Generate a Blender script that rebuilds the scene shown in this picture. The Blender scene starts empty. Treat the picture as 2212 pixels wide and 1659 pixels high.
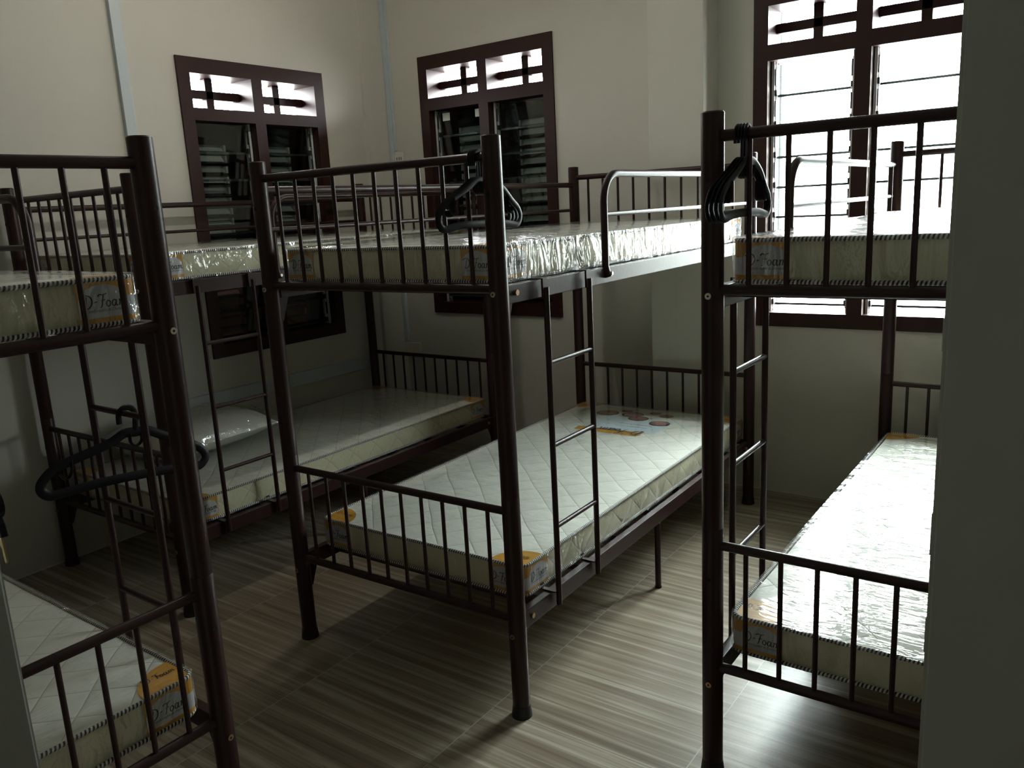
import bpy, bmesh, math, random
from mathutils import Vector, Matrix, noise
random.seed(7)
sc = bpy.context.scene
PI = math.pi

# ------------------------------------------------------------------ camera
cam_d = bpy.data.cameras.new('camera'); cam = bpy.data.objects.new('camera', cam_d)
sc.collection.objects.link(cam); sc.camera = cam
cam_d.sensor_width = 36.0; cam_d.lens = 1768.0 / 2212 * 36.0
cam_d.clip_start = 0.05; cam_d.clip_end = 200
def cam_matrix(yaw, pitch, roll, loc):
    a, b, c = map(math.radians, (yaw, pitch, roll))
    f = Vector((math.sin(a)*math.cos(b), math.cos(a)*math.cos(b), math.sin(b)))
    r = Vector((math.cos(a), -math.sin(a), 0)); u = r.cross(f)
    r2 = r*math.cos(c) + u*math.sin(c); u2 = -r*math.sin(c) + u*math.cos(c)
    m = Matrix((r2, u2, -f)).transposed().to_4x4(); m.translation = Vector(loc)
    return m
cam.matrix_world = cam_matrix(-36.1912, -12.1856, -3.0351, (2.1917, -1.7021, 1.454))

# ------------------------------------------------------------------ world / exposure
W = bpy.data.worlds.new('overcast_sky'); sc.world = W; W.use_nodes = True
wn = W.node_tree.nodes; wl = W.node_tree.links; wn.clear()
wo = wn.new('ShaderNodeOutputWorld'); wb = wn.new('ShaderNodeBackground')
wtc = wn.new('ShaderNodeTexCoord'); wsp = wn.new('ShaderNodeSeparateXYZ'); wmr = wn.new('ShaderNodeMapRange'); wmx = wn.new('ShaderNodeMix')
wmx.data_type = 'RGBA'
wmr.inputs[1].default_value = -0.05; wmr.inputs[2].default_value = 0.42
wmx.inputs[6].default_value = (0.30, 0.305, 0.30, 1)      # haze and pale ground at the horizon
wmx.inputs[7].default_value = (1.20, 1.225, 1.25, 1)       # overcast sky, brighter overhead
wl.new(wtc.outputs['Generated'], wsp.inputs[0]); wl.new(wsp.outputs[2], wmr.inputs[0]); wl.new(wmr.outputs[0], wmx.inputs[0])
wl.new(wmx.outputs[2], wb.inputs[0]); wb.inputs[1].default_value = 21.0
wl.new(wb.outputs[0], wo.inputs[0])
sc.view_settings.view_transform = 'Standard'; sc.view_settings.look = 'None'
sc.view_settings.gamma = 1.0; sc.view_settings.use_curve_mapping = False
sc.view_settings.exposure = 1.9
try:
    sc.cycles.max_bounces = 12; sc.cycles.diffuse_bounces = 5; sc.cycles.glossy_bounces = 4
    sc.cycles.transparent_max_bounces = 24; sc.cycles.caustics_reflective = False
    sc.cycles.sample_clamp_indirect = 6
except Exception: pass

# light portals in the three window openings (they only guide the sky's own light)
def portal(loc, sx, sy, rot):
    l = bpy.data.lights.new('window_portal', 'AREA'); l.shape = 'RECTANGLE'; l.size = sx; l.size_y = sy
    l.cycles.is_portal = True
    o = bpy.data.objects.new('window_portal', l); sc.collection.objects.link(o)
    o.location = loc; o.rotation_euler = rot
portal((1.278, 2.42, 1.58), 0.95, 1.5, (-PI/2, 0, 0))
portal((-0.74, 2.42, 2.18), 0.95, 0.18, (-PI/2, 0, 0))
portal((-1.72, 1.21, 2.10), 0.18, 0.95, (0, -PI/2, 0))

# the room's ceiling lamp (fluorescent), above the middle of the room
CEIL_Z = 3.0
# ------------------------------------------------------------------ materials
MATS = {}
def new_mat(name):
    m = bpy.data.materials.new(name); m.use_nodes = True
    return m, m.node_tree.nodes, m.node_tree.links, m.node_tree.nodes['Principled BSDF']
def simple(name, col, rough=0.5, metal=0.0, spec=0.5, bump=0.0, bscale=60.0, var=0.0, coat=0.0):
    if name in MATS: return MATS[name]
    m, n, l, b = new_mat(name)
    b.inputs['Base Color'].default_value = (*col, 1); b.inputs['Roughness'].default_value = rough
    b.inputs['Metallic'].default_value = metal; b.inputs['Specular IOR Level'].default_value = spec
    b.inputs['Coat Weight'].default_value = coat
    tc = n.new('ShaderNodeTexCoord'); nz = n.new('ShaderNodeTexNoise'); nz.inputs['Scale'].default_value = bscale
    nz.inputs['Detail'].default_value = 3
    l.new(tc.outputs['Object'], nz.inputs['Vector'])
    if var > 0:
        mx = n.new('ShaderNodeMix'); mx.data_type = 'RGBA'
        mx.inputs[6].default_value = (*[c*(1-var) for c in col], 1); mx.inputs[7].default_value = (*[min(1, c*(1+var)) for c in col], 1)
        l.new(nz.outputs[0], mx.inputs[0]); l.new(mx.outputs[2], b.inputs['Base Color'])
    if bump > 0:
        bp = n.new('ShaderNodeBump'); bp.inputs['Strength'].default_value = 1.0; bp.inputs['Distance'].default_value = bump
        l.new(nz.outputs[0], bp.inputs['Height']); l.new(bp.outputs[0], b.inputs['Normal'])
    MATS[name] = m
    return m
M_frame = simple('brown_enamel', (0.028, 0.0118, 0.0108), 0.36, 0.0, 0.27, 0.0002, 90, 0.12, 0.0)
M_rubber = simple('black_rubber', (0.006, 0.006, 0.006), 0.6)
M_hole = simple('bolt_hole', (0.002, 0.002, 0.002), 0.8)
M_bolt = simple('brass_bolt', (0.45, 0.3, 0.18), 0.35, 1.0)
M_zinc = simple('zinc_screw', (0.62, 0.58, 0.5), 0.35, 1.0)
M_wood = simple('dark_window_wood', (0.030, 0.010, 0.0075), 0.45, 0, 0.3, 0.0006, 14, 0.25)
M_alu = simple('aluminium', (0.62, 0.63, 0.64), 0.4, 0.1, 0.5, 0.0004, 40, 0.15)
M_alu_dark = simple('dark_clip', (0.03, 0.03, 0.032), 0.5)
M_conduit = simple('pale_blue_pvc', (0.50, 0.56, 0.58), 0.4, var=0.03)
M_socket = simple('cream_plastic', (0.66, 0.62, 0.54), 0.4)
M_locker = simple('grey_enamel', (0.40, 0.405, 0.37), 0.42, 0, 0.5, 0.0001, 300, 0.02)
M_black = simple('black_plastic', (0.004, 0.004, 0.005), 0.45, 0, 0.22)
M_shade = simple('shade_black', (0.006, 0.007, 0.007), 0.6)
M_slat_g = simple('grey_slat', (0.26, 0.265, 0.26), 0.45, var=0.1)
M_slat_r = simple('reddish_slat', (0.28, 0.13, 0.12), 0.45, var=0.15)
M_stick = simple('pale_sticker', (0.62, 0.70, 0.60), 0.5)
M_ceil = simple('white_ceiling', (0.72, 0.71, 0.67), 0.9)
M_orange = simple('orange_print', (0.62, 0.30, 0.035), 0.5, var=0.1, bscale=25)
M_grey = simple('grey_print', (0.55, 0.55, 0.57), 0.5)
M_ink = simple('dark_ink', (0.02, 0.02, 0.035), 0.5)
M_blue = simple('pale_blue_print', (0.62, 0.71, 0.76), 0.5)
M_photo = simple('photo_print', (0.36, 0.19, 0.17), 0.5, var=0.5, bscale=40)
M_photo_rim = simple('photo_rim', (0.06, 0.05, 0.045), 0.5)
M_pillow = simple('white_cotton', (0.62, 0.60, 0.55), 0.85, bump=0.001, bscale=30)
M_pipe_out = simple('outdoor_pipe', (0.016, 0.019, 0.024), 0.5)
M_brass = simple('brass_key', (0.5, 0.38, 0.18), 0.35, 1.0)

def wall_mat():
    m, n, l, b = new_mat('cream_wall_paint')
    tc = n.new('ShaderNodeTexCoord'); nz = n.new('ShaderNodeTexNoise'); nz.inputs['Scale'].default_value = 1.2; nz.inputs['Detail'].default_value = 4
    l.new(tc.outputs['Object'], nz.inputs['Vector'])
    mx = n.new('ShaderNodeMix'); mx.data_type = 'RGBA'
    mx.inputs[6].default_value = (0.54, 0.525, 0.465, 1); mx.inputs[7].default_value = (0.59, 0.575, 0.515, 1)
    l.new(nz.outputs[0], mx.inputs[0]); l.new(mx.outputs[2], b.inputs['Base Color'])
    b.inputs['Roughness'].default_value = 0.6; b.inputs['Specular IOR Level'].default_value = 0.3
    n2 = n.new('ShaderNodeTexNoise'); n2.inputs['Scale'].default_value = 6; n2.inputs['Detail'].default_value = 2
    l.new(tc.outputs['Object'], n2.inputs['Vector'])
    bp = n.new('ShaderNodeBump'); bp.inputs['Distance'].default_value = 0.004; l.new(n2.outputs[0], bp.inputs['Height']); l.new(bp.outputs[0], b.inputs['Normal'])
    return m
M_wall = wall_mat()

def floor_mat():
    m, n, l, b = new_mat('wood_look_tiles')
    def N(t, **k):
        x = n.new(t)
        for a, v in k.items(): setattr(x, a, v)
        return x
    def math_(op, a, c=None):
        x = N('ShaderNodeMath', operation=op)
        for i, v in enumerate((a, c)):
            if v is None: continue
            if isinstance(v, (int, float)): x.inputs[i].default_value = v
            else: l.new(v, x.inputs[i])
        return x.outputs[0]
    tc = N('ShaderNodeTexCoord'); sp = N('ShaderNodeSeparateXYZ'); l.new(tc.outputs['Object'], sp.inputs[0])
    X, Y = sp.outputs[0], sp.outputs[1]
    TX, TY = 0.593, 0.296
    ux = math_('DIVIDE', math_('SUBTRACT', X, 0.224-TX*10), TX); uy = math_('DIVIDE', math_('SUBTRACT', Y, 0.296-TY*20), TY)
    ix = math_('FLOOR', ux); iy = math_('FLOOR', uy); fx = math_('SUBTRACT', ux, ix); fy = math_('SUBTRACT', uy, iy)
    ex = math_('MULTIPLY', math_('MINIMUM', fx, math_('SUBTRACT', 1.0, fx)), TX)
    ey = math_('MULTIPLY', math_('MINIMUM', fy, math_('SUBTRACT', 1.0, fy)), TY)
    gx = math_('LESS_THAN', ex, 0.0013); gy = math_('LESS_THAN', ey, 0.0007)
    cx = N('ShaderNodeCombineXYZ')
    l.new(math_('MULTIPLY', X, 1.1), cx.inputs[0]); l.new(math_('MULTIPLY', Y, 44.0), cx.inputs[1])
    l.new(math_('ADD', math_('MULTIPLY', ix, 3.7), math_('MULTIPLY', iy, 9.1)), cx.inputs[2])
    n1 = N('ShaderNodeTexNoise'); n1.inputs['Scale'].default_value = 1.0; n1.inputs['Detail'].default_value = 5; n1.inputs['Roughness'].default_value = 0.6
    n1.inputs['Distortion'].default_value = 0.35
    l.new(cx.outputs[0], n1.inputs['Vector'])
    cx2 = N('ShaderNodeCombineXYZ'); l.new(math_('MULTIPLY', X, 3.0), cx2.inputs[0]); l.new(math_('MULTIPLY', Y, 220.0), cx2.inputs[1])
    n2 = N('ShaderNodeTexNoise'); n2.inputs['Scale'].default_value = 1.0; n2.inputs['Detail'].default_value = 2; l.new(cx2.outputs[0], n2.inputs['Vector'])
    r = N('ShaderNodeValToRGB'); cr = r.color_ramp
    cr.elements[0].position = 0.34; cr.elements[0].color = (0.150, 0.116, 0.082, 1)
    cr.elements[1].position = 0.66; cr.elements[1].color = (0.44, 0.39, 0.315, 1)
    e = cr.elements.new(0.5); e.color = (0.26, 0.212, 0.158, 1)
    l.new(math_('ADD', math_('MULTIPLY', n1.outputs[0], 0.85), math_('MULTIPLY', n2.outputs[0], 0.15)), r.inputs[0])
    mg = N('ShaderNodeMix', data_type='RGBA'); l.new(gx, mg.inputs[0]); l.new(r.outputs[0], mg.inputs[6]); mg.inputs[7].default_value = (0.45, 0.43, 0.38, 1)
    mg2 = N('ShaderNodeMix', data_type='RGBA'); l.new(gy, mg2.inputs[0]); l.new(mg.outputs[2], mg2.inputs[6]); mg2.inputs[7].default_value = (0.05, 0.045, 0.04, 1)
    l.new(mg2.outputs[2], b.inputs['Base Color'])
    b.inputs['Roughness'].default_value = 0.34; b.inputs['Specular IOR Level'].default_value = 0.45
    bp = N('ShaderNodeBump'); bp.inputs['Distance'].default_value = 0.0006; l.new(n1.outputs[0], bp.inputs['Height']); l.new(bp.outputs[0], b.inputs['Normal'])
    return m
M_floor = floor_mat()

def quilt_mat():
    m, n, l, b = new_mat('cream_quilted_fabric')
    def mt(op, a, c=None):
        x = n.new('ShaderNodeMath'); x.operation = op
        for i, v in enumerate((a, c)):
            if v is None: continue
            if isinstance(v, (int, float)): x.inputs[i].default_value = v
            else: l.new(v, x.inputs[i])
        return x.outputs[0]
    tc = n.new('ShaderNodeTexCoord'); sp = n.new('ShaderNodeSeparateXYZ'); l.new(tc.outputs['Object'], sp.inputs[0])
    nd = n.new('ShaderNodeTexNoise'); nd.inputs['Scale'].default_value = 4; nd.inputs['Detail'].default_value = 1
    l.new(tc.outputs['Object'], nd.inputs['Vector'])
    wob = mt('MULTIPLY', mt('SUBTRACT', nd.outputs[0], 0.5), 0.03)
    XZ = mt('ADD', mt('ADD', sp.outputs[0], mt('MULTIPLY', sp.outputs[2], 1.0)), wob)
    s = 0.1435
    A = mt('ABSOLUTE', mt('SINE', mt('MULTIPLY', mt('ADD', XZ, sp.outputs[1]), PI/s)))
    B = mt('ABSOLUTE', mt('SINE', mt('MULTIPLY', mt('SUBTRACT', XZ, sp.outputs[1]), PI/s)))
    side = mt('LESS_THAN', mt('ABSOLUTE', sp.outputs[1]), 0.913)
    H = mt('MULTIPLY', mt('POWER', mt('MINIMUM', A, B), 0.3), side)
    line = mt('MULTIPLY', mt('LESS_THAN', mt('MINIMUM', A, B), 0.04), side)
    nz = n.new('ShaderNodeTexVoronoi'); nz.inputs['Scale'].default_value = 18; l.new(tc.outputs['Object'], nz.inputs['Vector'])
    mx = n.new('ShaderNodeMix'); mx.data_type = 'RGBA'
    mx.inputs[6].default_value = (0.74, 0.735, 0.66, 1); mx.inputs[7].default_value = (0.79, 0.79, 0.72, 1); l.new(nz.outputs[0], mx.inputs[0])
    mS = n.new('ShaderNodeMix'); mS.data_type = 'RGBA'; mS.inputs[7].default_value = (0.74, 0.69, 0.48, 1); l.new(mt('LESS_THAN', sp.outputs[2], 0.098), mS.inputs[0]); l.new(mx.outputs[2], mS.inputs[6]); mx = mS  # sides yellower cream; the whiter top has cool daylight put into its colour
    m2 = n.new('ShaderNodeMix'); m2.data_type = 'RGBA'; m2.inputs[7].default_value = (0.56, 0.55, 0.46, 1)
    l.new(line, m2.inputs[0]); l.new(mx.outputs[2], m2.inputs[6]); l.new(m2.outputs[2], b.inputs['Base Color'])
    b.inputs['Roughness'].default_value = 0.6; b.inputs['Sheen Weight'].default_value = 0.15
    bp = n.new('ShaderNodeBump'); bp.inputs['Distance'].default_value = 0.0035; bp.inputs['Strength'].default_value = 0.8
    l.new(mt('ADD', H, mt('MULTIPLY', nz.outputs[0], 0.12)), bp.inputs['Height']); l.new(bp.outputs[0], b.inputs['Normal'])
    return m
M_quilt = quilt_mat()

def piping_mat():
    m, n, l, b = new_mat('striped_cord')
    uv = n.new('ShaderNodeUVMap'); uv.uv_map = 'UVMap'; sp = n.new('ShaderNodeSeparateXYZ'); l.new(uv.outputs[0], sp.inputs[0])
    def mt(op, a, c=None):
        x = n.new('ShaderNodeMath'); x.operation = op
        for i, v in enumerate((a, c)):
            if v is None: continue
            if isinstance(v, (int, float)): x.inputs[i].default_value = v
            else: l.new(v, x.inputs[i])
        return x.outputs[0]
    t = mt('FRACT', mt('ADD', mt('DIVIDE', sp.outputs[0], 0.0088), sp.outputs[1]))
    k = mt('GREATER_THAN', t, 0.5)
    mx = n.new('ShaderNodeMix'); mx.data_type = 'RGBA'; l.new(k, mx.inputs[0])
    mx.inputs[6].default_value = (0.66, 0.65, 0.60, 1); mx.inputs[7].default_value = (0.012, 0.012, 0.03, 1)
    l.new(mx.outputs[2], b.inputs['Base Color']); b.inputs['Roughness'].default_value = 0.6
    return m
M_piping = piping_mat()

def schlick(n, l, f0, k):
    """two-sided fresnel factor: f0 + (1-f0)(1-|N.I|)^5, times k"""
    g = n.new('ShaderNodeNewGeometry'); d = n.new('ShaderNodeVectorMath'); d.operation = 'DOT_PRODUCT'
    l.new(g.outputs['Normal'], d.inputs[0]); l.new(g.outputs['Incoming'], d.inputs[1])
    prev = d.outputs['Value']
    for op, a, c in (('ABSOLUTE', None, None), ('SUBTRACT', 1.0, None), ('POWER', None, 5.0), ('MULTIPLY', None, 1-f0), ('ADD', None, f0), ('MULTIPLY', None, k)):
        x = n.new('ShaderNodeMath'); x.operation = op
        if op == 'SUBTRACT': x.inputs[0].default_value = 1.0; l.new(prev, x.inputs[1])
        else:
            l.new(prev, x.inputs[0])
            if c is not None: x.inputs[1].default_value = c
        if op == 'POWER' or (op == 'MULTIPLY' and c == k): x.use_clamp = True
        prev = x.outputs[0]
    return prev
def plastic_mat(name, stretch, dist=0.006, rough=0.06, boost=1.0):
    """clear film: see-through with fresnel gloss, wrinkled by stretched noise"""
    m = bpy.data.materials.new(name); m.use_nodes = True; n = m.node_tree.nodes; l = m.node_tree.links; n.clear()
    out = n.new('ShaderNodeOutputMaterial'); tr = n.new('ShaderNodeBsdfTransparent'); gl = n.new('ShaderNodeBsdfGlossy'); mx = n.new('ShaderNodeMixShader')
    tr.inputs[0].default_value = (0.965, 0.97, 0.97, 1); gl.inputs[0].default_value = (1, 1, 1, 1); gl.inputs['Roughness'].default_value = rough
    tc = n.new('ShaderNodeTexCoord'); mp = n.new('ShaderNodeMapping'); mp.inputs['Scale'].default_value = stretch
    mp.inputs['Rotation'].default_value = (0, 0, 0.12)
    l.new(tc.outputs['Object'], mp.inputs[0])
    nz = n.new('ShaderNodeTexNoise'); nz.inputs['Scale'].default_value = 1.0; nz.inputs['Detail'].default_value = 3.5; nz.inputs['Roughness'].default_value = 0.55; nz.inputs['Distortion'].default_value = 0.6
    l.new(mp.outputs[0], nz.inputs['Vector'])
    rg = n.new('ShaderNodeMath'); rg.operation = 'ABSOLUTE'; sb = n.new('ShaderNodeMath'); sb.operation = 'SUBTRACT'; sb.inputs[1].default_value = 0.5
    l.new(nz.outputs[0], sb.inputs[0]); l.new(sb.outputs[0], rg.inputs[0])
    bp = n.new('ShaderNodeBump'); bp.inputs['Distance'].default_value = dist; l.new(rg.outputs[0], bp.inputs['Height'])
    l.new(bp.outputs[0], gl.inputs['Normal'])
    l.new(schlick(n, l, 0.075, boost), mx.inputs[0]); l.new(tr.outputs[0], mx.inputs[1]); l.new(gl.outputs[0], mx.inputs[2]); l.new(mx.outputs[0], out.inputs[0])
    return m
M_film = plastic_mat('clear_film', (5, 26, 14), 0.010, 0.06, 0.95)
M_film_side = plastic_mat('clear_film_side', (16, 16, 5), 0.035, 0.06, 1.5)
M_film_pillow = plastic_mat('clear_film_pillow', (12, 12, 12), 0.03, 0.06, 1.15)

def glass_mat():
    m = bpy.data.materials.new('louvre_glass'); m.use_nodes = True; n = m.node_tree.nodes; l = m.node_tree.links; n.clear()
    out = n.new('ShaderNodeOutputMaterial'); tr = n.new('ShaderNodeBsdfTransparent'); gl = n.new('ShaderNodeBsdfGlossy'); mx = n.new('ShaderNodeMixShader')
    tr.inputs[0].default_value = (0.88, 0.93, 0.91, 1); gl.inputs['Roughness'].default_value = 0.02
    l.new(schlick(n, l, 0.07, 1.0), mx.inputs[0]); l.new(tr.outputs[0], mx.inputs[1]); l.new(gl.outputs[0], mx.inputs[2]); l.new(mx.outputs[0], out.inputs[0])
    return m
M_glass = glass_mat()
M_gedge = simple('green_glass_edge', (0.03, 0.04, 0.045), 0.25)

# ------------------------------------------------------------------ mesh helpers
class MB:
    def __init__(s): s.v = []; s.f = []; s.mi = []; s.uv = {}; s.mats = []
    def m(s, mat):
        if mat not in s.mats: s.mats.append(mat)
        return s.mats.index(mat)
    def face(s, idx, mat=None): s.f.append(tuple(idx)); s.mi.append(s.m(mat) if mat else 0)
    def box(s, x0, x1, y0, y1, z0, z1, mat=None):
        b = len(s.v)
        s.v += [(x, y, z) for z in (z0, z1) for y in (y0, y1) for x in (x0, x1)]
        for q in ((0, 2, 3, 1), (4, 5, 7, 6), (0, 1, 5, 4), (2, 6, 7, 3), (0, 4, 6, 2), (1, 3, 7, 5)): s.face([b+i for i in q], mat)
        return s
    def tube(s, pts, r, seg=12, closed=False, mat=None, caps=True, flat=None, up=None, uvs=False):
        """sweep a circle (or ellipse flat=(ra, rb)) along pts"""
        P = [Vector(p) for p in pts]; n = len(P); b = len(s.v)
        T = []
        for i in range(n):
            a = P[(i-1) % n] if (closed or i > 0) else P[i]; c = P[(i+1) % n] if (closed or i < n-1) else P[i]
            T.append((c-a).normalized())
        ref = Vector(up) if up else (Vector((0, 0, 1)) if abs(T[0].z) < 0.9 else Vector((1, 0, 0)))
        nrm = (ref - T[0]*ref.dot(T[0])).normalized(); length = 0; lens = []
        for i in range(n):
            if i: length += (P[i]-P[i-1]).length
            lens.append(length)
            if up: nrm = (Vector(up) - T[i]*Vector(up).dot(T[i])).normalized()
            else: nrm = (nrm - T[i]*nrm.dot(T[i])).normalized()
            bn = T[i].cross(nrm); ra, rb = flat if flat else (r, r)
            if callable(r): ra = rb = r(i/(n-1))
            for k in range(seg):
                a = 2*PI*k/seg; s.v.append(tuple(P[i] + nrm*math.cos(a)*ra + bn*math.sin(a)*rb))
        rng = n if closed else n-1
        for i in range(rng):
            j = (i+1) % n
            for k in range(seg):
                k2 = (k+1) % seg
                s.face([b+i*seg+k, b+i*seg+k2, b+j*seg+k2, b+j*seg+k], mat)
                if uvs:
                    l0 = lens[i]; l1 = lens[j] if j > i else length + (P[0]-P[-1]).length
                    s.uv[len(s.f)-1] = [(l0, k/seg), (l0, (k+1)/seg), (l1, (k+1)/seg), (l1, k/seg)]
        if not closed and caps:
            s.face([b+k for k in range(seg)][::-1], mat); s.face([b+(n-1)*seg+k for k in range(seg)], mat)
        return s
    def cyl(s, p0, p1, r, seg=16, mat=None, r2=None):
        if r2 is None: return s.tube([p0, p1], r, seg, mat=mat)
        return s.tube([p0, p1], lambda t: r + (r2-r)*t, seg, mat=mat)
    def lathe(s, prof, seg=20, c=(0, 0), mat=None):
        b = len(s.v); n = len(prof)
        for r, z in prof:
            for k in range(seg): s.v.append((c[0]+r*math.cos(2*PI*k/seg), c[1]+r*math.sin(2*PI*k/seg), z))
        for i in range(n-1):
            for k in range(seg):
                k2 = (k+1) % seg; s.face([b+i*seg+k, b+i*seg+k2, b+(i+1)*seg+k2, b+(i+1)*seg+k], mat)
        s.face([b+k for k in range(seg)][::-1], mat); s.face([b+(n-1)*seg+k for k in range(seg)], mat)
        return s
    def poly(s, pts, mat=None):
        b = len(s.v); s.v += [tuple(p) for p in pts]; s.face(list(range(b, b+len(pts))), mat); return s
    def prism(s, pts, d, mat=None):
        """closed outline pts extruded by vector d"""
        b = len(s.v); n = len(pts); d = Vector(d)
        s.v += [tuple(Vector(p)) for p in pts] + [tuple(Vector(p)+d) for p in pts]
        s.face(list(range(b, b+n))[::-1], mat); s.face(list(range(b+n, b+2*n)), mat)
        for i in range(n): j = (i+1) % n; s.face([b+i, b+j, b+n+j, b+n+i], mat)
        return s
    def build(s, name, mat=None, parent=None, smooth=True, bevel=0, loc=None):
        me = bpy.data.meshes.new(name); me.from_pydata(s.v, [], s.f)
        if mat: me.materials.append(mat)
        else:
            for m in s.mats: me.materials.append(m)
            for p, i in zip(me.polygons, s.mi): p.material_index = i
        if s.uv:
            uvl = me.uv_layers.new(name='UVMap')
            for fi, uvs in s.uv.items():
                p = me.polygons[fi]
                for li, u in zip(p.loop_indices, uvs): uvl.data[li].uv = u
        else:
            bm = bmesh.new(); bm.from_mesh(me)
            bmesh.ops.recalc_face_normals(bm, faces=bm.faces)
            if bevel:
                es = [e for e in bm.edges if len(e.link_faces) == 2 and e.calc_face_angle(0) > 0.6]
                bmesh.ops.bevel(bm, geom=es, offset=bevel, segments=2, affect='EDGES', profile=0.6, clamp_overlap=True)
            bm.to_mesh(me); bm.free()
        if smooth:
            me.shade_smooth(); me.set_sharp_from_angle(angle=math.radians(40))
        o = bpy.data.objects.new(name, me); sc.collection.objects.link(o)
        if parent: o.parent = parent
        if loc: o.location = loc
        return o
def empty(name, loc=(0, 0, 0), rz=0.0):
    o = bpy.data.objects.new(name, None); sc.collection.objects.link(o); o.location = loc; o.rotation_euler = (0, 0, rz); o.empty_display_size = 0.1
    return o
def tag(o, label, cat, group=None):
    o['label'] = label; o['category'] = cat
    if group: o['group'] = group
    return o
def struct(o): o['kind'] = 'structure'; return o
def copy_tree(o, parent=None):
    c = o.copy(); sc.collection.objects.link(c)
    if parent: c.parent = parent
    for ch in list(o.children): copy_tree(ch, c)
    return c
def arc(cx, cy, r, a0, a1, n):
    return [(cx+r*math.cos(math.radians(a0+(a1-a0)*i/n)), cy+r*math.sin(math.radians(a0+(a1-a0)*i/n))) for i in range(n+1)]
def smooth_path(P, k=5, closed=False):
    P = [Vector(p) for p in P]; n = len(P); out = []
    for i in range(n if closed else n-1):
        p0 = P[(i-1) % n] if (closed or i > 0) else P[i]; p1 = P[i]; p2 = P[(i+1) % n]; p3 = P[(i+2) % n] if (closed or i+2 < n) else P[(i+1) % n]
        for j in range(k):
            t = j/k
            out.append(0.5*((2*p1)+(-p0+p2)*t+(2*p0-5*p1+4*p2-p3)*t*t+(-p0+3*p1-3*p2+p3)*t**3))
    if not closed: out.append(P[-1])
    return out

# ------------------------------------------------------------------ the room
XW, YB, XR, YF = -1.504, 2.18, 3.3, -3.0
T = 0.16
struct(MB().box(XW-0.4, XR+0.3, YF-0.3, YB+0.3, -0.1, 0).build('floor', M_floor, smooth=False))
struct(MB().box(XW-0.4, XR+0.3, YF-0.3, YB+0.3, CEIL_Z, CEIL_Z+0.1).build('ceiling', M_ceil, smooth=False))
def wall_with_hole(name, axis, w0, w1, a0, a1, holes):
    """slab between w0..w1 on its thin axis, spanning a0..a1 on the other; holes=[(h0,h1,z0,z1)] sorted"""
    mb = MB()
    def bx(p, q, z0, z1):
        if axis == 'x': mb.box(w0, w1, p, q, z0, z1)
        else: mb.box(p, q, w0, w1, z0, z1)
    cur = a0
    for h0, h1, z0, z1 in holes:
        bx(cur, h0, 0, CEIL_Z); bx(h0, h1, 0, z0); bx(h0, h1, z1, CEIL_Z); cur = h1
    bx(cur, a1, 0, CEIL_Z)
    return struct(mb.build(name, M_wall, smooth=False))
W1 = (0.757, 1.671, 0.767, 2.246); W2 = (-1.21, -0.266, 0.833, 2.343); W3 = (0.815, 1.759, 0.833, 2.343)
ins = 0.02
wall_with_hole('wall_left', 'x', XW-T, XW, YF, YB+T, [(W1[0]+ins, W1[1]-ins, W1[2]+ins, W1[3]-ins)])
wall_with_hole('wall_back', 'y', YB, YB+T, XW, XR, [(W2[0]+ins, W2[1]-ins, W2[2]+ins, W2[3]-ins), (W3[0]+ins, W3[1]-ins, W3[2]+ins, W3[3]-ins)])
struct(MB().box(XR, XR+T, YF, YB+T, 0, CEIL_Z).build('wall_right', M_wall, smooth=False))
struct(MB().box(XW-T, XR+T, YF-T, YF, 0, CEIL_Z).build('wall_front', M_wall, smooth=False))
struct(MB().box(0.365, 0.642, 2.008, YB, 0, CEIL_Z).build('trim_1', M_wall, smooth=False, bevel=0.004))      # wall pier between the windows
struct(MB().box(XW, -1.478, 1.982, YB, 0, CEIL_Z).build('trim_2', M_wall, smooth=False))                       # shallow corner pier
struct(MB().box(XW, XW+0.004, YF, 1.98, 0, 0.007).build('trim_3', simple('grout', (0.6, 0.58, 0.5), 0.7), smooth=False))
struct(MB().box(0.642, XR, YB-0.004, YB, 0, 0.007).build('trim_4', MATS['grout'], smooth=False))

# unseen roof overhang, added outside to cut overhead sky light on the window reveals
struct(MB().box(XW-1.0, XR, YB+T, YB+1.0, 2.62, 2.72).box(XW-1.0, XW-T, YF, YB+T, 2.62, 2.72).build('added_overhang', M_ceil, smooth=False))

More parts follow.
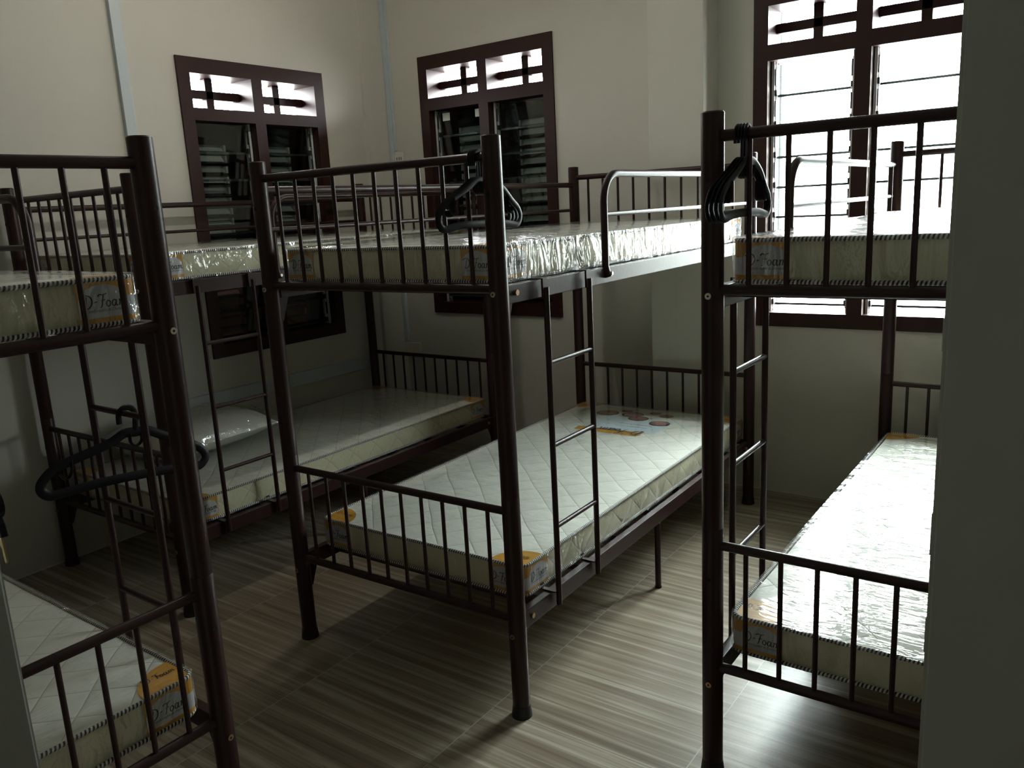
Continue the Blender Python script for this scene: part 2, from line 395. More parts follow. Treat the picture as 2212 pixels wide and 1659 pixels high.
# windows: local frame x along the wall, y into the wall (outwards), z up; origin at the lower left corner of the frame
def window(name, w, h, loc, rz, blocked, z_tr=(0.064, 0.225), louv_top=0.295, sticker=False):
    root = struct(empty(name, loc, rz))
    dep = 0.16; pr = -0.012
    s = 0.066; mid0, mid1 = w/2-0.033, w/2+0.033
    zt1 = h - z_tr[0] - 0.012; zt0 = h - z_tr[1] - 0.014; zl1 = h - louv_top - 0.012; zl0 = 0.066
    fr = MB()
    fr.box(0, s, pr, dep, 0, h); fr.box(w-s, w, pr, dep, 0, h); fr.box(mid0, mid1, pr, dep, zl0, zt1)
    fr.box(s, w-s, pr, dep, 0, zl0); fr.box(s, w-s, pr, dep, zt1, h); fr.box(s, mid0, pr, dep, zl1, zt0); fr.box(mid1, w-s, pr, dep, zl1, zt0)
    fr.build('window_frame', M_wood, root, smooth=False)
    for bx, (a, b) in enumerate(((s, mid0), (mid1, w-s))):
        g = MB(); c = (a+b)/2 + 0.035*0; zc = (zt0+zt1)/2
        g.box(c-0.022, c+0.022, 0.10, 0.14, zt0, zt1).box(a, b, 0.10, 0.14, zc-0.021, zc+0.021)
        g.build('transom_bars', M_wood, root, smooth=False, bevel=0.003)
        # aluminium channels with blade clips
        ch = MB()
        for e, sg in ((a, 1), (b, -1)):
            ch.box(*sorted((e, e+sg*0.004)), 0.035, 0.075, zl0, zl1, M_alu); ch.box(*sorted((e, e+sg*0.016)), 0.035, 0.039, zl0, zl1, M_alu); ch.box(*sorted((e, e+sg*0.016)), 0.071, 0.075, zl0, zl1, M_alu)
            ch.box(*sorted((e+sg*0.016, e+sg*0.022)), 0.048, 0.062, zl0+0.02, zl1-0.02, M_alu)
        pitch = 0.1365; nb = 8; ztop = zl1 - 0.006
        chn = ch.build('louvre_channels', None, root, smooth=False)
        for k in range(nb):
            z1 = ztop - pitch*k; z0 = max(z1 - 0.147, zl0+0.004)
            if z1 - z0 < 0.05: break
            tilt = 0.020
            gb = MB(); x0, x1 = a+0.022, b-0.022; y1 = 0.046; y0 = y1 + tilt
            th = 0.005
            P = [(x0, y0, z0), (x1, y0, z0), (x1, y1, z1), (x0, y1, z1)]
            Q = [(p[0], p[1]+th, p[2]) for p in P]
            gb.poly(P, M_glass); gb.poly(Q[::-1], M_glass)
            for i in range(4): j = (i+1) % 4; gb.poly([P[i], P[j], Q[j], Q[i]], M_gedge)
            # thin frosted lower lip so that each pane's edge reads
            gb.box(x0, x1, y0-0.0015, y0+th, z0, z0+0.010, M_gedge)
            gb.build('glass_blade', None, root, smooth=False)
            cl = MB()
            for e in (a+0.016, b-0.026): cl.box(e, e+0.010, 0.040, 0.076, z0+0.004, z0+0.03); cl.box(e+0.002, e+0.008, 0.036, 0.044, z0+0.05, z0+0.12)
            cl.build('blade_clip', M_alu_dark, root, smooth=False)
        if blocked:
            # slatted security screen outside this bay, seen through the glass
            xs = a + (0.0 if blocked > 0 else (b-a)*0.34); xe = a + (b-a)*(0.66 if blocked > 0 else 1.0)
            sl = MB(); z = zl1 - 0.115; k = 0
            while z > zl0 + 0.02:
                m = M_slat_g if z > h*0.32 else M_slat_r
                if True:
                    P = [(xs, 0.115, z-0.018), (xe, 0.115, z-0.018), (xe, 0.145, z+0.014), (xs, 0.145, z+0.014)]
                    sl.prism(P, (0, 0.003, 0.002), m)
                    e = xe if blocked > 0 else xs
                    sl.box(e-0.006, e+0.006, 0.11, 0.14, z-0.022, z+0.012, m)
                z -= 0.0535; k += 1
            sl.build('outer_slats', None, root, smooth=False)
    if blocked:
        bk = MB(); bk.box(0.0, w, 0.30, 0.31, -0.1, zl1+0.03); bk.box(-0.01, 0.0, dep, 0.31, -0.1, zl1+0.03); bk.box(w, w+0.01, dep, 0.31, -0.1, zl1+0.03)
        bk.box(0, w, dep, 0.31, zl1+0.02, zl1+0.03); bk.box(0, w, dep, 0.31, -0.1, -0.09)
        bk.build('shade_box', M_shade, root, smooth=False)  # black box added behind the slats as painted shade; also blocks the sky
    if sticker:
        for x in (0.125, 0.37):
            MB().box(x, x+0.055, 0.0405, 0.0418, zl1-0.062, zl1-0.018).build('paper_sticker', M_stick, root, smooth=False)
    return root
window('window_2', W2[1]-W2[0], W2[3]-W2[2], (W2[0], YB, W2[2]), 0, -1, sticker=True)
window('window_3', W3[1]-W3[0], W3[3]-W3[2], (W3[0], YB, W3[2]), 0, 0)
# left wall: local x runs along +Y, local y runs to -X
window('window_1', W1[1]-W1[0], W1[3]-W1[2], (XW, W1[0], W1[2]), PI/2, 1, z_tr=(0.062, 0.222), louv_top=0.283)

# conduits and sockets
MB().box(XW, XW+0.022, 0.455, 0.505, 0.60, CEIL_Z, M_conduit).build('conduit', None, None, smooth=False, bevel=0.002)
tag(bpy.data.objects['conduit'], 'wide pale blue plastic trunking running up the left wall before the left window', 'cable trunking')
o = MB().box(XW, XW+0.02, 0.455, 1.90, 0.523, 0.597).build('conduit', M_conduit, smooth=False, bevel=0.002)
tag(o, 'horizontal pale plastic trunking along the left wall above the lower mattress', 'cable trunking')
o = MB().box(-1.476, -1.448, YB-0.022, YB, 0.64, CEIL_Z, M_conduit).box(-1.446, -1.432, YB-0.012, YB, 1.83, CEIL_Z, M_conduit).build('conduit', None, None, smooth=False, bevel=0.002)
tag(o, 'thin pale blue conduit running down the far corner of the room', 'cable trunking')
so = empty('wall_socket', (-1.412, YB, 1.785)); tag(so, 'small cream socket plate on the back wall beside the corner conduit', 'socket')
MB().box(-0.036, 0.036, -0.012, 0, -0.04, 0.04).build('plate', M_socket, so, smooth=False, bevel=0.003)
for dx in (-0.018, 0.0, 0.016): MB().box(dx-0.002, dx+0.002, -0.0135, -0.011, -0.012, 0.006).build('slot', M_hole, so, smooth=False)
so = empty('wall_socket', (-1.43, YB, 0.585)); tag(so, 'cream socket plate low on the back wall at the foot of the corner conduit', 'socket')
MB().box(-0.075, 0.075, -0.02, 0, -0.045, 0.045).build('plate', M_socket, so, smooth=False, bevel=0.003)
MB().box(-0.05, -0.03, -0.022, -0.019, -0.01, 0.012).build('switch', M_socket, so, smooth=False, bevel=0.001)

# drain pipe outside the right window
o = MB().cyl((0.60, 3.2, -1), (0.60, 3.2, 4), 0.028, 16)
for z in (0.2, 1.0, 1.65, 2.2): o.cyl((0.60, 3.2, z), (0.60, 3.2, z+0.07), 0.034, 16)
tag(o.build('drain_pipe', M_pipe_out), 'grey blue pipe standing outside behind the right window', 'pipe')

# ------------------------------------------------------------------ bunk beds
BW, BL, BH = 0.9107, 1.95, 1.634
ZT, ZB, LT, LBo = 1.5815, 1.2469, 0.6288, 0.3039
PR = 0.0258
def make_bed(ladder_right=True):
    root = empty('bunk_bed')
    S = 1 if ladder_right else -1
    def U(u): return u if ladder_right else BW-u      # mirrored across for the other hand
    for u in (0, BW):
        for v in (0, BL):
            p = MB(); p.lathe([(PR-0.0015, 0.012), (PR, 0.02), (PR, 0.672), (PR-0.0008, 0.6735)], 24, (U(u), v))
            p.lathe([(PR-0.0006, 0.6735), (PR-0.0002, 0.675), (PR-0.0002, BH-0.003), (PR-0.003, BH)], 24, (U(u), v))
            po = p.build('post', M_frame, root)
            f = MB().lathe([(PR+0.0045, 0.0), (PR+0.004, 0.006), (PR+0.001, 0.03), (PR+0.0008, 0.036)], 24, (U(u), v)).build('foot_cap', M_rubber, po)
            sgn = -1 if v == 0 else 1
            for z, m, r in ((1.235, M_zinc, 0.0075), (0.262, M_bolt, 0.0075)):
                b = MB(); y0 = v + sgn*(PR-0.001); b.cyl((U(u), y0, z), (U(u), y0+sgn*0.004, z), r, 14, m); b.cyl((U(u), y0+sgn*0.0035, z), (U(u), y0+sgn*0.0045, z), 0.0028, 6, M_hole)
                b.build('bolt', None, po)
            for z in (1.49, 0.545):
                b = MB(); y0 = v + sgn*(PR-0.002); b.cyl((U(u), y0, z), (U(u), y0+sgn*0.0026, z), 0.0055, 12); b.build('bolt_hole', M_hole, po)
    # end frames: an upper and a lower panel at both ends
    for v in (0, BL):
        for z1, z0, r1 in ((ZT, ZB, 0.0125), (LT, LBo, 0.0115)):
            e = MB(); e.cyl((PR-0.004, v, z1), (BW-PR+0.004, v, z1), r1, 14); e.cyl((PR-0.004, v, z0), (BW-PR+0.004, v, z0), 0.0125, 14)
            eo = e.build('end_panel', M_frame, root)
            for k in range(10):
                u = BW*(k+1)/11
                MB().cyl((u, v, z0+0.008), (u, v, z1-0.008), 0.0062, 10).build('spindle', M_frame, eo)
    # side rails (rectangular tube) and their bolts
    for zt, zb, nm in ((1.2535, 1.2035, 'upper'), (0.315, 0.262, 'lower')):
        for u in (0, BW):
            so = -1 if u == 0 else 1; uc = u - so*0.004
            r_ = MB().box(*sorted((U(uc-0.0125), U(uc+0.0125))), PR-0.002, BL-PR+0.002, zb, zt)
            ro = r_.build('side_rail', M_frame, root, smooth=False, bevel=0.002)
            for v in (0.065, BL-0.065):
                x0 = uc + so*0.0125; b = MB(); b.cyl((U(x0), v, (zt+zb)/2+0.002), (U(x0+so*0.006), v, (zt+zb)/2+0.002), 0.008, 12)
                b.build('bolt', M_bolt, ro)
            for v, d in ((PR, 1), (BL-PR, -1)):
                g = MB().prism([(U(u-so*0.004), v, zb), (U(u-so*0.004), v+d*0.035, zb), (U(u-so*0.004), v+d*0.006, zb-0.075), (U(u-so*0.004), v, zb-0.075)], (0.003, 0, 0))
                g.build('gusset', M_frame, root, smooth=False)
        for k in range(7):
            v = 0.16 + k*(BL-0.32)/6
            MB().box(*sorted((U(0.0125), U(BW-0.0125))), v-0.014, v+0.014, zb+0.01, zb+0.03).build('slat', M_frame, root, smooth=False)
    for u in (0, BW):
        MB().cyl((U(u), 0.935, 0.004), (U(u), 0.935, 0.264), 0.0115, 12).cyl((U(u), 0.935, 0.0), (U(u), 0.935, 0.006), 0.0135, 12).build('support_leg', M_frame, root)
    # ladder on the open side
    lu = BW + 0.023; rr = 0.0088; v0, v1 = 0.192, 0.434
    ld = MB()
    for v in (v0, v1):
        ld.cyl((U(lu), v, 0.272), (U(lu), v, 1.232), rr, 12)
        # hook over the upper rail and clip on the lower rail
        ld.box(*sorted((U(BW-0.020), U(lu))), v-0.012-0.006, v-0.006, 1.2545, 1.2575); ld.box(*sorted((U(lu-0.004), U(lu+0.002))), v-0.018, v+0.004, 1.205, 1.2575)
        ld.box(*sorted((U(BW-0.028), U(lu))), v-0.020, v-0.004, 0.316, 0.320); ld.box(*sorted((U(BW-0.03), U(BW-0.027))), v-0.020, v-0.004, 0.318, 0.335)
    lo = ld.build('ladder', M_frame, root)
    for z in (1.016, 0.771, 0.521):
        MB().cyl((U(lu), v0, z), (U(lu), v1, z), 0.0075, 12).build('rung', M_frame, lo)
    # guard rail beside the ladder: rounded loop with a middle bar
    gu = BW + 0.006; zt = 1.541; zmid = 1.417; rad = 0.085; va, vb = 0.572, BL-0.075
    pts = [(U(gu+0.010), va, 1.222)] + [(U(gu), va, 1.255), (U(gu), va, zt-rad)]
    pts += [(U(gu), va+rad-rad*math.cos(a), zt-rad+rad*math.sin(a)) for a in [PI/2*i/8 for i in range(1, 9)]]
    pts += [(U(gu), BL-PR, zt)]
    g = MB().tube(pts, 0.0115, 12, up=(1, 0, 0))
    g.cyl((U(gu), vb, 1.222), (U(gu), vb, zt), 0.0095, 12)
    go = g.build('guard_rail', M_frame, root)
    MB().cyl((U(gu), va, zmid), (U(gu), vb+0.03, zmid), 0.0075, 12).build('middle_bar', M_frame, go)
    for v in (va, vb): MB().cyl((U(gu+0.012), v, 1.234), (U(gu+0.025), v, 1.234), 0.006, 6).build('bolt', M_zinc, go)
    # straight guard rails on the wall side
    g2 = MB().cyl((U(0), PR-0.003, 1.546), (U(0), BL-PR+0.003, 1.546), 0.0125, 12)
    go2 = g2.build('guard_rail', M_frame, root)
    MB().cyl((U(0), PR-0.003, 1.422), (U(0), BL-PR+0.003, 1.422), 0.0075, 12).build('middle_bar', M_frame, root)
    return root
bedB = make_bed(True)
tag(bedB, 'dark brown metal bunk bed in the middle of the room, standing free of both walls', 'bunk bed', 'bunk beds')
rb = math.radians(0.8)
bedB.rotation_euler = (0, 0, rb)
bedA = copy_tree(bedB); bedA.location = (-1.4431, -0.1205, 0); bedA.rotation_euler = (0, 0, math.radians(-0.18))
bedA['label'] = 'brown metal bunk bed along the left wall under the left window'
bedL = copy_tree(bedB)
al = math.radians(0.79); LX, LY = 0.5724, -0.7279
bedL.location = (LX - BW*math.sin(al), LY - BW*math.cos(al), 0); bedL.rotation_euler = (0, 0, PI/2 - al)
bedL['label'] = 'nearest brown metal bunk bed at the left edge, turned crosswise to the others'
bedC = make_bed(False); bedC.location = (1.471, 0.0737, 0); bedC.rotation_euler = (0, 0, math.radians(0.13))
tag(bedC, 'brown metal bunk bed before the bright right window, partly hidden by the tall locker', 'bunk bed', 'bunk beds')

# ------------------------------------------------------------------ mattresses
MW, ML, MT = 0.852, 1.85, 0.104
STROKES = [[(-.15,.82),(-.02,1.0),(.25,1.04),(.55,.92),(.68,.6),(.58,.22),(.32,.0),(.08,-.02),(-.02,.08)], [(.27,.92),(.2,.5),(.1,.03)],
 [(.86,.42),(1.1,.47)], [(1.2,.86),(1.32,1.02),(1.6,.98),(1.95,1.06)], [(1.66,1.0),(1.55,.55),(1.42,.05),(1.28,.0)], [(1.42,.52),(1.78,.57)],
 [(2.0,.5),(1.85,.36),(1.84,.12),(1.97,.0),(2.13,.12),(2.16,.36),(2.02,.5),(1.98,.48)],
 [(2.62,.45),(2.45,.5),(2.32,.3),(2.33,.08),(2.45,.0),(2.58,.15),(2.66,.42)], [(2.68,.5),(2.63,.15),(2.68,.0),(2.78,.06)],
 [(2.9,.42),(2.97,.5),(2.95,.3),(2.9,.0)], [(2.94,.28),(3.08,.48),(3.18,.45),(3.17,.2),(3.13,.0)], [(3.17,.28),(3.3,.48),(3.42,.45),(3.41,.15),(3.45,.0),(3.55,.06)]]
def script_word(mb, o, ux, uy, em, mat, wgt=0.045):
    """hand-script 'D-Foam' ribbons; o origin, ux/uy unit vectors"""
    o = Vector(o); ux = Vector(ux); uy = Vector(uy)
    for st in STROKES:
        P = smooth_path([(x, y, 0) for x, y in st], 4)
        for i in range(len(P)-1):
            d = (P[i+1]-P[i]); L = max(d.length, 1e-5); nx, ny = -d.y/L, d.x/L; w = wgt*(0.8+0.5*abs(d.y)/L)
            q = [(P[i].x+nx*w, P[i].y+ny*w), (P[i+1].x+nx*w, P[i+1].y+ny*w), (P[i+1].x-nx*w, P[i+1].y-ny*w), (P[i].x-nx*w, P[i].y-ny*w)]
            mb.poly([o+ux*x*em+uy*y*em for x, y in q], mat)
def text_polys(body, size):
    c = bpy.data.curves.new('print_text', 'FONT'); c.body = body; c.size = size; c.shear = 0.3; c.resolution_u = 2
    o = bpy.data.objects.new('print_text', c); sc.collection.objects.link(o)
    dg = bpy.context.evaluated_depsgraph_get(); me = bpy.data.meshes.new_from_object(o.evaluated_get(dg))
    V = [v.co.copy() for v in me.vertices]; F = [list(p.vertices) for p in me.polygons]
    bpy.data.objects.remove(o); bpy.data.curves.remove(c); bpy.data.meshes.remove(me)
    return V, F
TXT = text_polys('Comfortable & Durable', 0.0088)
TXT2 = text_polys('Comfortable & Durable', 0.017)
def add_text(mb, tx, o, ux, uy, mat):
    V, F = tx; o = Vector(o); ux = Vector(ux); uy = Vector(uy); b = len(mb.v)
    mb.v += [tuple(o+ux*v.x+uy*v.y) for v in V]
    for f in F: mb.face([b+i for i in f], mat)
def side_label(mb, o, ux, uy, nrm, w, h):
    """printed label on a side face, origin at its lower left corner as read"""
    o, ux, uy, nrm = map(Vector, (o, ux, uy, nrm))
    def L(pts, lift, mat): mb.poly([o+ux*x+uy*y+nrm*lift for x, y in pts], mat)
    n = 10
    for i in range(n):     # orange ground, split so that it can follow
        a, b = w*i/n, w*(i+1)/n; L([(a, 0), (b, 0), (b, h), (a, h)], 0, M_orange)
    top = [(w*0.02+w*0.96*t, h*(0.56+0.34*math.sqrt(max(0.0, math.sin(PI*t))))) for t in [i/14 for i in range(15)]]
    L([(w*0.02, h*0.17), (w*0.98, h*0.17)] + top[::-1], 0.0006, M_grey)
    script_word(mb, o+ux*w*0.12+uy*h*0.40+nrm*0.0012, ux, uy, w*0.235, M_ink)
    add_text(mb, TXT, o+ux*w*0.12+uy*h*0.30+nrm*0.0012, ux, uy, M_ink)
def sag(x, y):   # gentle crown of the top surface
    a = max(0, 1-(abs(x)/(MW/2))**4); b = max(0, 1-(abs(y)/(ML/2))**6)
    return 0.010*a*b
def outline(inset, r, n=8):
    hx, hy = MW/2-inset, ML/2-inset; pts = []
    for cx, cy, a0 in ((hx-r, hy-r, 0), (-hx+r, hy-r, 90), (-hx+r, -hy+r, 180), (hx-r, -hy+r, 270)):
        pts += arc(cx, cy, r, a0, a0+90, n)
    res = []     # resample long sides
    for i, p in enumerate(pts):
        q = pts[(i+1) % len(pts)]; res.append(p); d = math.hypot(q[0]-p[0], q[1]-p[1])
        k = int(d/0.03)
        for j in range(1, k): res.append((p[0]+(q[0]-p[0])*j/k, p[1]+(q[1]-p[1])*j/k))
    return res
def make_mattress(with_print):
    root = empty('mattress')
    # cover: bulging sides + crowned top
    mb = MB(); base = outline(0.0, 0.03); nO = len(base)
    rings = []
    for t in range(9):
        z = 0.004 + (MT-0.008)*t/8; bulge = 0.006*math.sin(PI*t/8)
        ring = []
        for (x, y) in base:
            L = math.hypot(x, y); ax = x/(MW/2); ay = y/(ML/2)
            wv = 0.0018*noise.noise(Vector((x*9, y*9, z*14)))
            ox = (1 if x > 0 else -1)*max(0, (abs(ax)-0.9)/0.1); oy = (1 if y > 0 else -1)*max(0, (abs(ay)-0.95)/0.05)
            ring.append((x + ox*(bulge-0.006+wv), y + oy*(bulge-0.006+wv), z))
        rings.append(ring)
    for r in rings: mb.v += r
    for t in range(8):
        for i in range(nO):
            j = (i+1) % nO; mb.face([t*nO+i, t*nO+j, (t+1)*nO+j, (t+1)*nO+i])
    # top and bottom as concentric rings shrinking to the middle line
    prev = 8*nO; K = 14
    for k in range(1, K+1):
        s_ = 1-k/K; b = len(mb.v)
        for (x, y, z) in rings[8]:
            sx = x*s_; sy = y - (y - max(-ML/2+MW/2, min(ML/2-MW/2, y)))*(1-s_) if True else y
            mb.v.append((sx, sy, MT-0.004+sag(sx, sy)))
        for i in range(nO):
            j = (i+1) % nO; mb.face([prev+i, prev+j, b+j, b+i])
        prev = b
    b = len(mb.v); mb.v += [(x, y, 0.004) for x, y, z in rings[0]]; mb.face(list(range(b, b+nO))[::-1])
    mb.build('cover', M_quilt, root)
    for z in (0.006, MT-0.005):
        pts = [(x*1.0, y*1.0, z + 0.0015*noise.noise(Vector((x*5, y*5, z*9)))) for x, y in outline(-0.0015, 0.032)]
        MB().tube(pts, 0.0052, 8, closed=True, uvs=True).build('piping', M_piping, root)
    # printed labels wrapped round every corner
    lw, lh = 0.108, MT-0.012; hx, hy = MW/2, ML/2; e = 0.0025; z0 = 0.006
    for sx, sy in ((1, 1), (1, -1), (-1, 1), (-1, -1)):
        lb = MB()
        # end face (normal sy*Y)
        if sy < 0: o, ux = ((sx*hx - (lw if sx > 0 else 0) - sx*0.02, -hy-e-0.0052*0, z0), (1, 0, 0))
        else: o, ux = ((sx*hx + (0 if sx > 0 else lw) - sx*0.02, hy+e, z0), (-1, 0, 0))
        side_label(lb, o, ux, (0, 0, 1), (0, sy, 0), lw, lh)
        if sx > 0: o, ux = ((hx+e, sy*hy - (lw if sy > 0 else 0) - sy*0.02, z0), (0, 1, 0))
        else: o, ux = ((-hx-e, sy*hy + (0 if sy > 0 else lw) - sy*0.02, z0), (0, -1, 0))
        side_label(lb, o, ux, (0, 0, 1), (sx, 0, 0), lw, lh)
        # wrap strip round the corner between them
        ca = arc(sx*(hx-0.022), sy*(hy-0.022), 0.022+e, {(1,1):0,(-1,1):90,(-1,-1):180,(1,-1):270}[(sx,sy)], {(1,1):0,(-1,1):90,(-1,-1):180,(1,-1):270}[(sx,sy)]+90, 6)
        for i in range(6):
            (xa, ya), (xb, yb) = ca[i], ca[i+1]
            lb.poly([(xa, ya, z0), (xb, yb, z0), (xb, yb, z0+lh), (xa, ya, z0+lh)], M_orange)
            lb.poly([(xa+(xa-sx*hx)*0.0+sx*0.0005, ya+sy*0.0005, z0+lh*0.17), (xb+sx*0.0005, yb+sy*0.0005, z0+lh*0.17), (xb+sx*0.0005, yb+sy*0.0005, z0+lh*0.6), (xa+sx*0.0005, ya+sy*0.0005, z0+lh*0.6)], M_grey)
        lb.build('corner_label', None, root, smooth=False)
        # orange quarter disc on top
        tb = MB(); cxq, cyq = sx*(hx-0.004), sy*(hy-0.004); R = 0.118
        pts = [(cxq, cyq)] + [(cxq - sx*R*math.cos(a), cyq - sy*R*0.86*math.sin(a)) for a in [PI/2*i/12 for i in range(13)]]
        zt = lambda x, y: MT - 0.003 + sag(x, y)
        ctr = Vector((sum(p[0] for p in pts)/len(pts), sum(p[1] for p in pts)/len(pts)))
        for i in range(len(pts)):
            p, q = pts[i], pts[(i+1) % len(pts)]
            tb.poly([(p[0], p[1], zt(*p)+0.001), (q[0], q[1], zt(*q)+0.001), (ctr.x, ctr.y, zt(ctr.x, ctr.y)+0.001)], M_orange)
        d = -1 if sy > 0 else 1
        script_word(tb, (sx*(hx-0.052) - d*0.036, sy*(hy-0.050), zt(sx*(hx-0.05), sy*(hy-0.05))+0.0028), (d, 0, 0), (0, d, 0), 0.0205, M_ink, 0.05)
        tb.build('top_corner_label', None, root, smooth=False)
    if with_print:
        pb = MB()
        def top(pts, lift, mat):
            pb.poly([(x, y, MT - 0.004 + sag(x, y) + lift) for x, y in pts], mat)
        # printed panel near the far end (reads from the far end)
        for i in range(6):
            for j in range(6):
                x0, x1 = -0.185+0.37*i/6, -0.185+0.37*(i+1)/6; y0, y1 = 0.475+0.235*j/6, 0.475+0.235*(j+1)/6
                top([(x0, y0), (x1, y0), (x1, y1), (x0, y1)], 0.0016, M_blue)
        for i in range(8):
            x0, x1 = -0.20+0.32*i/8, -0.20+0.32*(i+1)/8
            top([(x0+0.008, 0.415+0.003*(i % 2)), (x1-0.0, 0.415+0.003*((i+1) % 2)), (x1+0.012, 0.475), (x0, 0.475)], 0.0016, M_orange)
        script_word(pb, (0.13, 0.49, MT-0.004+sag(0, 0.48)+0.004), (-1, 0, 0), (0, -1, 0), 0.062, M_ink, 0.05)
        add_text(pb, TXT2, (0.12, 0.55, MT-0.004+sag(0, 0.5)+0.004), (-1, 0, 0), (0, -1, 0), M_ink)
        add_text(pb, TXT2, (0.12, 0.59, MT-0.004+sag(0, 0.5)+0.004), (-1, 0, 0), (0, -1, 0), M_ink)
        for cx, cy, r in ((-0.19, 0.745, 0.058), (-0.06, 0.76, 0.055), (0.0, 0.70, 0.05), (0.13, 0.655, 0.05), (0.10, 0.80, 0.035), (0.03, 0.83, 0.03), (-0.12, 0.82, 0.03)):
            for rr, lift, mt in ((r, 0.0024, M_photo_rim), (r*0.86, 0.0030, M_photo)):
                top([(cx+rr*math.cos(2*PI*k/20), cy+rr*0.9*math.sin(2*PI*k/20)) for k in range(20)], lift, mt)
        pb.build('printed_panel', None, root, smooth=False)
    # clear plastic bag: wrinkled shell a few millimetres off the cover
    fb = MB(); base = outline(-0.0085, 0.036); n0 = len(base); rr = []
    for t in range(11):
        z = -0.0005 + (MT+0.003)*t/10; ring = []
        for (x, y) in base:
            ax, ay = abs(x)/(MW/2), abs(y)/(ML/2)
            ox = (1 if x > 0 else -1)*(1 if ax > 0.97 else 0); oy = (1 if y > 0 else -1)*(1 if ay > 0.985 else 0)
            q = Vector((x*22, y*22, z*9)); wv = 0.005*(noise.noise(q)+0.7*abs(noise.noise(q*2.3)))*math.sin(PI*t/10)**0.5
            ring.append((x+ox*wv, y+oy*wv, z))
        rr.append(ring)
    for r in rr: fb.v += r
    for t in range(10):
        for i in range(n0):
            j = (i+1) % n0; fb.face([t*n0+i, t*n0+j, (t+1)*n0+j, (t+1)*n0+i], M_film_side)
    prev = 10*n0; K = 22
    for k in range(1, K+1):
        s_ = 1-k/K; b = len(fb.v)
        for (x, y, z) in rr[10]:
            sx = x*s_; sy = y - (y - max(-ML/2+MW/2, min(ML/2-MW/2, y)))*(1-s_)
            wv = 0.0022*abs(noise.noise(Vector((sx*7, sy*30, 3.1)))) + 0.0016*noise.noise(Vector((sx*16, sy*9, 8.1)))
            fb.v.append((sx, sy, MT+0.0035+sag(sx, sy)+wv))
        for i in range(n0):
            j = (i+1) % n0; fb.face([prev+i, prev+j, b+j, b+i], M_film)
        prev = b
    fb.build('plastic_wrap', None, root)
    return root
mat_print = make_mattress(True); mat_plain = None
def clone_without_print(src):
    c = src.copy(); sc.collection.objects.link(c)
    for ch in src.children:
        if ch.name.startswith('printed_panel'): continue
        d = ch.copy(); sc.collection.objects.link(d); d.parent = c
    return c
cA = clone_without_print(mat_print); cC = clone_without_print(mat_print)
Z_UP, Z_LO = 1.2545, 0.3195
def place(m, x, y, z, rz, label): m.location = (x, y, z); m.rotation_euler = (0, 0, rz); tag(m, label, 'mattress', 'plastic-wrapped mattresses')
def bedp(loc, rz, u, v):
    return (loc[0]+u*math.cos(rz)-v*math.sin(rz), loc[1]+u*math.sin(rz)+v*math.cos(rz))
bA, bB, bC, bL = ((-1.4431, -0.1205), math.radians(-0.18)), ((0, 0), rb), ((1.471, 0.0737), math.radians(0.13)), (tuple(bedL.location)[:2], PI/2-al)

x, y = bedp(*bB, BW/2-0.003, 0.105+ML/2-0.015); place(mat_print, x, y, Z_LO, rb, 'lower mattress of the middle bunk with printed round pictures near its far end')
x, y = bedp(*bA, BW/2, 0.06+ML/2); place(cA, x, y, Z_LO, bA[1]+PI, 'lower mattress of the left wall bunk with a wrapped pillow on it')
x, y = bedp(*bC, BW/2-0.002, 0.06+ML/2); place(cC, x, y, Z_LO, bC[1], 'lower mattress of the right bunk with a strong window glare on its plastic')
p_ = clone_without_print(mat_print); x, y = bedp(*bL, BW/2, 0.045+ML/2); place(p_, x, y, Z_LO, bL[1], 'lower mattress of the nearest crosswise bunk at the bottom left corner')
for b, lab, dv in ((bB, 'upper mattress of the middle bunk behind the end bars with the hanger bundle', 0.05), (bA, 'upper mattress of the bunk along the left wall, below the left window', 0.05),
               (bC, 'upper mattress of the right bunk against the bright window', 0.05), (bL, 'upper mattress of the nearest crosswise bunk at the left edge', 0.045)):
    q = clone_without_print(mat_print); x, y = bedp(*b, BW/2, dv+ML/2); place(q, x, y, Z_UP, b[1], lab)

# pillow on the left bunk, in its bag
pr = empty('pillow', (-1.19, 0.40, Z_LO+MT+0.020), 0.06); tag(pr, 'white pillow in a clear plastic bag on the lower left bunk', 'pillow')
def pillow_mesh(sx, sy, h, amp, sc_, name, mat, lift=0):
    mb = MB(); N = 28; M2 = 24
    top = {}; bot = {}
    for i in range(N+1):
        for j in range(M2+1):
            a, b = -1+2*i/N, -1+2*j/M2
            e = (1-abs(a)**3.2)*(1-abs(b)**3.2); t = h*max(0, e)**0.55
            pin = 1-0.06*(1-abs(b)**2)*abs(a)**6
            x, y = a*sx*(1-0.05*(1-b*b)*0+0), b*sy
            w = amp*noise.noise(Vector((x*sc_, y*sc_, 1.7)))*min(1, t/(0.3*h)+0.2)
            top[i, j] = len(mb.v); mb.v.append((x, y, h*0.42+lift+t*0.62+w))
            bot[i, j] = len(mb.v); mb.v.append((x, y, h*0.42-t*0.42))
    for i in range(N):
        for j in range(M2):
            mb.face([top[i, j], top[i+1, j], top[i+1, j+1], top[i, j+1]]); mb.face([bot[i, j], bot[i, j+1], bot[i+1, j+1], bot[i+1, j]])
    for i in range(N): mb.face([bot[i, 0], bot[i+1, 0], top[i+1, 0], top[i, 0]]); mb.face([top[i, M2], top[i+1, M2], bot[i+1, M2], bot[i, M2]])
    for j in range(M2): mb.face([top[0, j], top[0, j+1], bot[0, j+1], bot[0, j]]); mb.face([bot[N, j], bot[N, j+1], top[N, j+1], top[N, j]])
    return mb.build(name, mat, pr)
pillow_mesh(0.235, 0.30, 0.15, 0.006, 9, 'cushion', M_pillow)
pillow_mesh(0.26, 0.335, 0.158, 0.012, 24, 'plastic_bag', M_film_pillow, 0.002)

